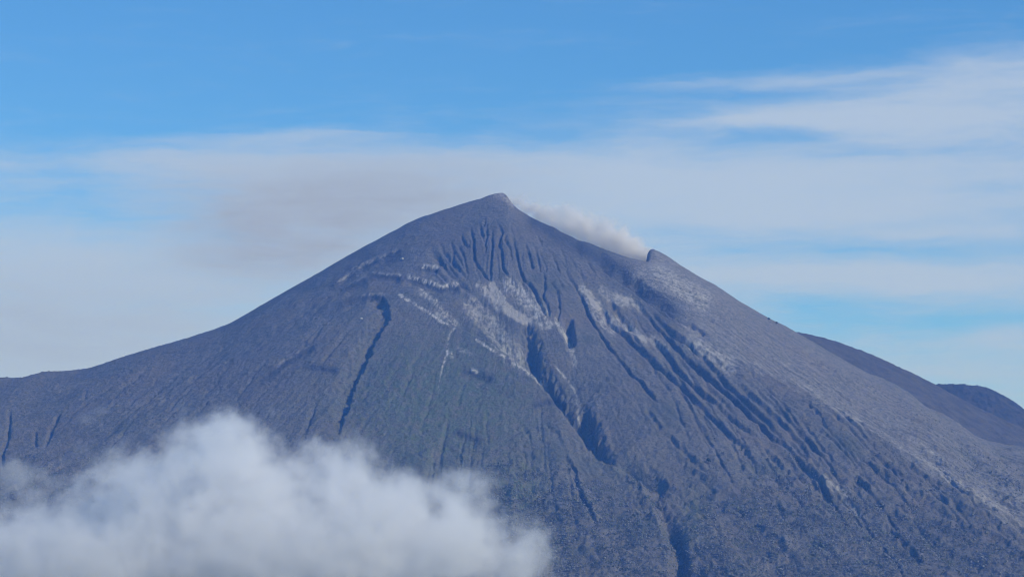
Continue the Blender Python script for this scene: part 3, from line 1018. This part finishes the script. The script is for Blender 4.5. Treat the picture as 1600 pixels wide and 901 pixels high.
import bmesh
M_STONE = surface('pale_stone', stone_nodes)
for u, v, r, label in [
    (741, 579, 6.0, 'pale boulder on the small dark scarp left of the scar valley'),
    (566, 497, 4.0, 'single white boulder on the plain slope left of the dark gully'),
    (628, 403, 4.5, 'pale boulder below the end of the upper left cliff band'),
    (705, 552, 4.5, 'pale boulder just right of the white debris trail'),
]:
    x, y, z = spot(u, v)
    bm = bmesh.new()
    bmesh.ops.create_icosphere(bm, subdivisions=3, radius=r)
    ph = rng.uniform(0, 6.28, 3)
    for vtx in bm.verts:
        c = vtx.co
        n_ = c.normalized()
        q = 1 + 0.22 * math.sin(n_.x * 4 + ph[0]) * math.cos(n_.y * 3 + ph[1]) + 0.12 * math.sin(n_.z * 7 + n_.x * 5 + ph[2]) + rng.uniform(-0.03, 0.03)
        vtx.co = Vector((c.x * q * 1.25, c.y * q, max(c.z * q * 0.85, -r * 0.5)))
    me = bpy.data.meshes.new('boulder')
    bm.to_mesh(me)
    bm.free()
    b_ = link('boulder', me, M_STONE)
    b_.location = (x, y, z + r * 0.25)
    tag(b_, label, 'boulder', group='pale boulders on the upper slopes')


# ------------------------------------------------------------------ clouds, steam and haze: volumes evaluated once on a grid
def vol_material(name, color, dens, aniso=0.0, absorb=(0, 0, 0, 1)):
    m = bpy.data.materials.new(name)
    m.use_nodes = True
    T = NT(m.node_tree)
    T.n.clear()
    pv = T.node('ShaderNodeVolumePrincipled')
    pv.inputs['Color'].default_value = (*color, 1)
    pv.inputs['Absorption Color'].default_value = absorb
    pv.inputs['Density'].default_value = dens
    pv.inputs['Anisotropy'].default_value = aniso
    out = T.node('ShaderNodeOutputMaterial')
    T.l.new(pv.outputs[0], out.inputs['Volume'])
    return m


def volume_cloud(name, lo, hi, voxel, mat, blobs, label, cat, n_scale, n_amp, edge, soft_floor=None, warp=None, zsq=1.0, squash=(1, 1, 1), gain=1.0):
    """density = sum of soft ellipsoids pushed about by noise; blobs: (centre, radii, weight)"""
    tree = bpy.data.node_groups.new(name + '_density', 'GeometryNodeTree')
    tree.interface.new_socket('Geometry', in_out='INPUT', socket_type='NodeSocketGeometry')
    tree.interface.new_socket('Geometry', in_out='OUTPUT', socket_type='NodeSocketGeometry')
    T = NT(tree)
    T.node('NodeGroupInput')
    outn = T.node('NodeGroupOutput')
    pos = T.node('GeometryNodeInputPosition').outputs[0]
    sq = T.vm('MULTIPLY', pos, squash)

    def nvec(off, scale, det):
        nd = T.node('ShaderNodeTexNoise')
        T.l.new(T.vm('ADD', sq, off), nd.inputs['Vector'])
        nd.inputs['Scale'].default_value = scale
        nd.inputs['Detail'].default_value = det
        nd.inputs['Roughness'].default_value = 0.64
        return nd
    p = pos
    if warp:
        nd = nvec((31, 7, 3), warp[0], 4)
        p = T.vm('ADD', pos, T.vm('MULTIPLY', T.vm('SUBTRACT', nd.outputs['Color'], (0.5, 0.5, 0.5)), (warp[1],) * 3))
    tot = None
    for c, r, w in blobs:
        d = T.vm('LENGTH', T.vm('MULTIPLY', T.vm('SUBTRACT', p, tuple(c)), (1 / r[0], 1 / r[1], 1 / r[2])))
        k = T.ramp(d, 1.6, 0.2, 0.0, w)
        tot = k if tot is None else T.m('MAXIMUM', tot, k)
    nz = T.m('SUBTRACT', nvec((0, 0, 0), n_scale, 6).outputs[0], 0.5)
    f = T.m('ADD', tot, T.m('MULTIPLY', nz, n_amp))
    dens = T.ramp(f, edge[0], edge[1], 0.0, gain)
    dens = T.m('MULTIPLY', dens, T.ramp(tot, 0.0, 0.12))
    vc = T.node('GeometryNodeVolumeCube')
    T.l.new(dens, vc.inputs['Density'])
    vc.inputs['Background'].default_value = 0.0
    vc.inputs['Min'].default_value = lo
    vc.inputs['Max'].default_value = hi
    for i, ax in enumerate('XYZ'):
        vc.inputs['Resolution ' + ax].default_value = max(8, int((hi[i] - lo[i]) / voxel))
    sm = T.node('GeometryNodeSetMaterial')
    sm.inputs['Material'].default_value = mat
    T.l.new(vc.outputs[0], sm.inputs[0])
    T.l.new(sm.outputs[0], outn.inputs[0])
    o = link(name, bpy.data.volumes.new(name), mat)
    md = o.modifiers.new('density', 'NODES')
    md.node_group = tree
    tag(o, label, cat)
    return o


def at(u, v, y):
    return np.array(px_at(u, v, y))


YC = 4900.0
k = YC / F
blobs = []
for (u, v, ru, rv, dy, w) in [
    (300, 860, 330, 150, 0, 1.0), (120, 890, 260, 110, -60, 1.0), (345, 722, 110, 80, 30, 0.97), (250, 770, 140, 80, 0, 0.9), (420, 780, 110, 85, 40, 0.95),
    (520, 745, 84, 70, 60, 0.95), (590, 810, 130, 80, 0, 1.0), (725, 775, 70, 56, 90, 0.75), (700, 850, 110, 75, 10, 1.0), (790, 880, 70, 60, 40, 0.85),
    (640, 770, 70, 45, 70, 0.8), (450, 870, 330, 110, -40, 1.0), (70, 830, 100, 45, 60, 0.7), (-60, 880, 150, 120, 0, 0.95), (500, 720, 45, 34, 80, 0.6), (345, 675, 50, 40, 60, 0.85),
    (825, 860, 48, 60, 60, 0.8), (400, 950, 520, 90, 0, 1.0)]:
    blobs.append((at(u, v, YC + dy), (ru * k, 190.0 if ru > 100 else 120.0, rv * k), w))
lo = at(-190, 975, YC)
hi = at(905, 600, YC)
M_CLOUD = vol_material('cloud_vapour', (0.995, 0.995, 0.998), 0.024, 0.0)
volume_cloud('cloud', (lo[0], YC - 280, lo[2]), (hi[0], YC + 300, hi[2]), 4.0, M_CLOUD, blobs,
             'large soft white cloud bank drifting in front of the lower left slope', 'cloud', 0.023, 2.0, (0.34, 1.30), warp=(0.020, 80.0))

# thin wisps left of the bank
blobs = [(at(30, 740, 5300), (75, 70, 42), 0.75), (at(105, 762, 5300), (60, 60, 26), 0.55), (at(140, 650, 5300), (52, 60, 40), 0.62), (at(100, 725, 5300), (35, 40, 25), 0.55),
         (at(190, 725, 5300), (95, 60, 36), 0.62), (at(80, 700, 5300), (90, 60, 40), 0.5), (at(0, 765, 5300), (80, 60, 40), 0.6)]
lo, hi = at(-60, 830, 5300), at(260, 600, 5300)
M_WISP = vol_material('thin_vapour', (0.99, 0.99, 0.99), 0.017, 0.0)
volume_cloud('cloud', (lo[0], 5180, lo[2]), (hi[0], 5420, hi[2]), 6.0, M_WISP, blobs,
             'thin torn wisps of mist beside the cloud bank at the left edge', 'mist', 0.016, 1.3, (0.42, 1.15), warp=(0.02, 50.0))

# steam from the crater, blown up along the rim to the left
blobs = []
for k_ in range(26):
    f_ = k_ / 25.0
    uu, vv = 1004 - 208 * f_, 400 - 84 * f_ + 4 * math.sin(k_ * 2.1)
    sz = 24 + 38 * math.sin(math.pi * min(1.0, f_ * 1.1 + 0.08)) + rng.uniform(-6, 6)
    blobs.append((at(uu, vv - 4, 9075 + rng.uniform(-12, 12)), (sz * 1.3, 55, sz * 1.0), 1.0 - 0.34 * f_))
lo, hi = at(770, 425, 9080), at(1022, 280, 9080)
M_STEAM = vol_material('ash_steam', (0.985, 0.965, 0.935), 0.06, 0.0)
volume_cloud('steam_plume', (lo[0], 9022, lo[2]), (hi[0], 9150, hi[2]), 4.0, M_STEAM, blobs,
             'pale ash laden steam plume streaming up from the crater notch', 'steam', 0.022, 1.5, (0.25, 1.1), warp=(0.025, 40.0))

# a shred of mist on the left skyline
blobs = [(at(228, 553, 8700), (40, 50, 22), 0.6), (at(205, 560, 8700), (25, 40, 16), 0.5), (at(250, 562, 8700), (25, 40, 16), 0.4)]
lo, hi = at(180, 590, 8700), at(285, 520, 8700)
volume_cloud('cloud', (lo[0], 8600, lo[2]), (hi[0], 8800, hi[2]), 4.0, M_WISP, blobs,
             'small shred of mist clinging to the left skyline of the volcano', 'mist', 0.03, 1.2, (0.40, 1.2), warp=(0.03, 30.0))

# the blue air between
hz_me = bpy.data.meshes.new('haze')
x0, x1, y0, y1, z0, z1 = -13400, 13400, -3400, 21400, -14.0, 1680.0
hv = [(x, y, z) for z in (z0, z1) for y in (y0, y1) for x in (x0, x1)]
hz_me.from_pydata(hv, [], [(0, 2, 3, 1), (4, 5, 7, 6), (0, 1, 5, 4), (2, 6, 7, 3), (0, 4, 6, 2), (1, 3, 7, 5)])
HAZE = vol_material('blue_air', (0.10, 0.33, 1.0), 5.1e-5, 0.0, (1, 1, 1, 1))
haze = link('haze', hz_me, HAZE)
tag(haze, 'blue distant haze filling the air before the volcano', kind='stuff')
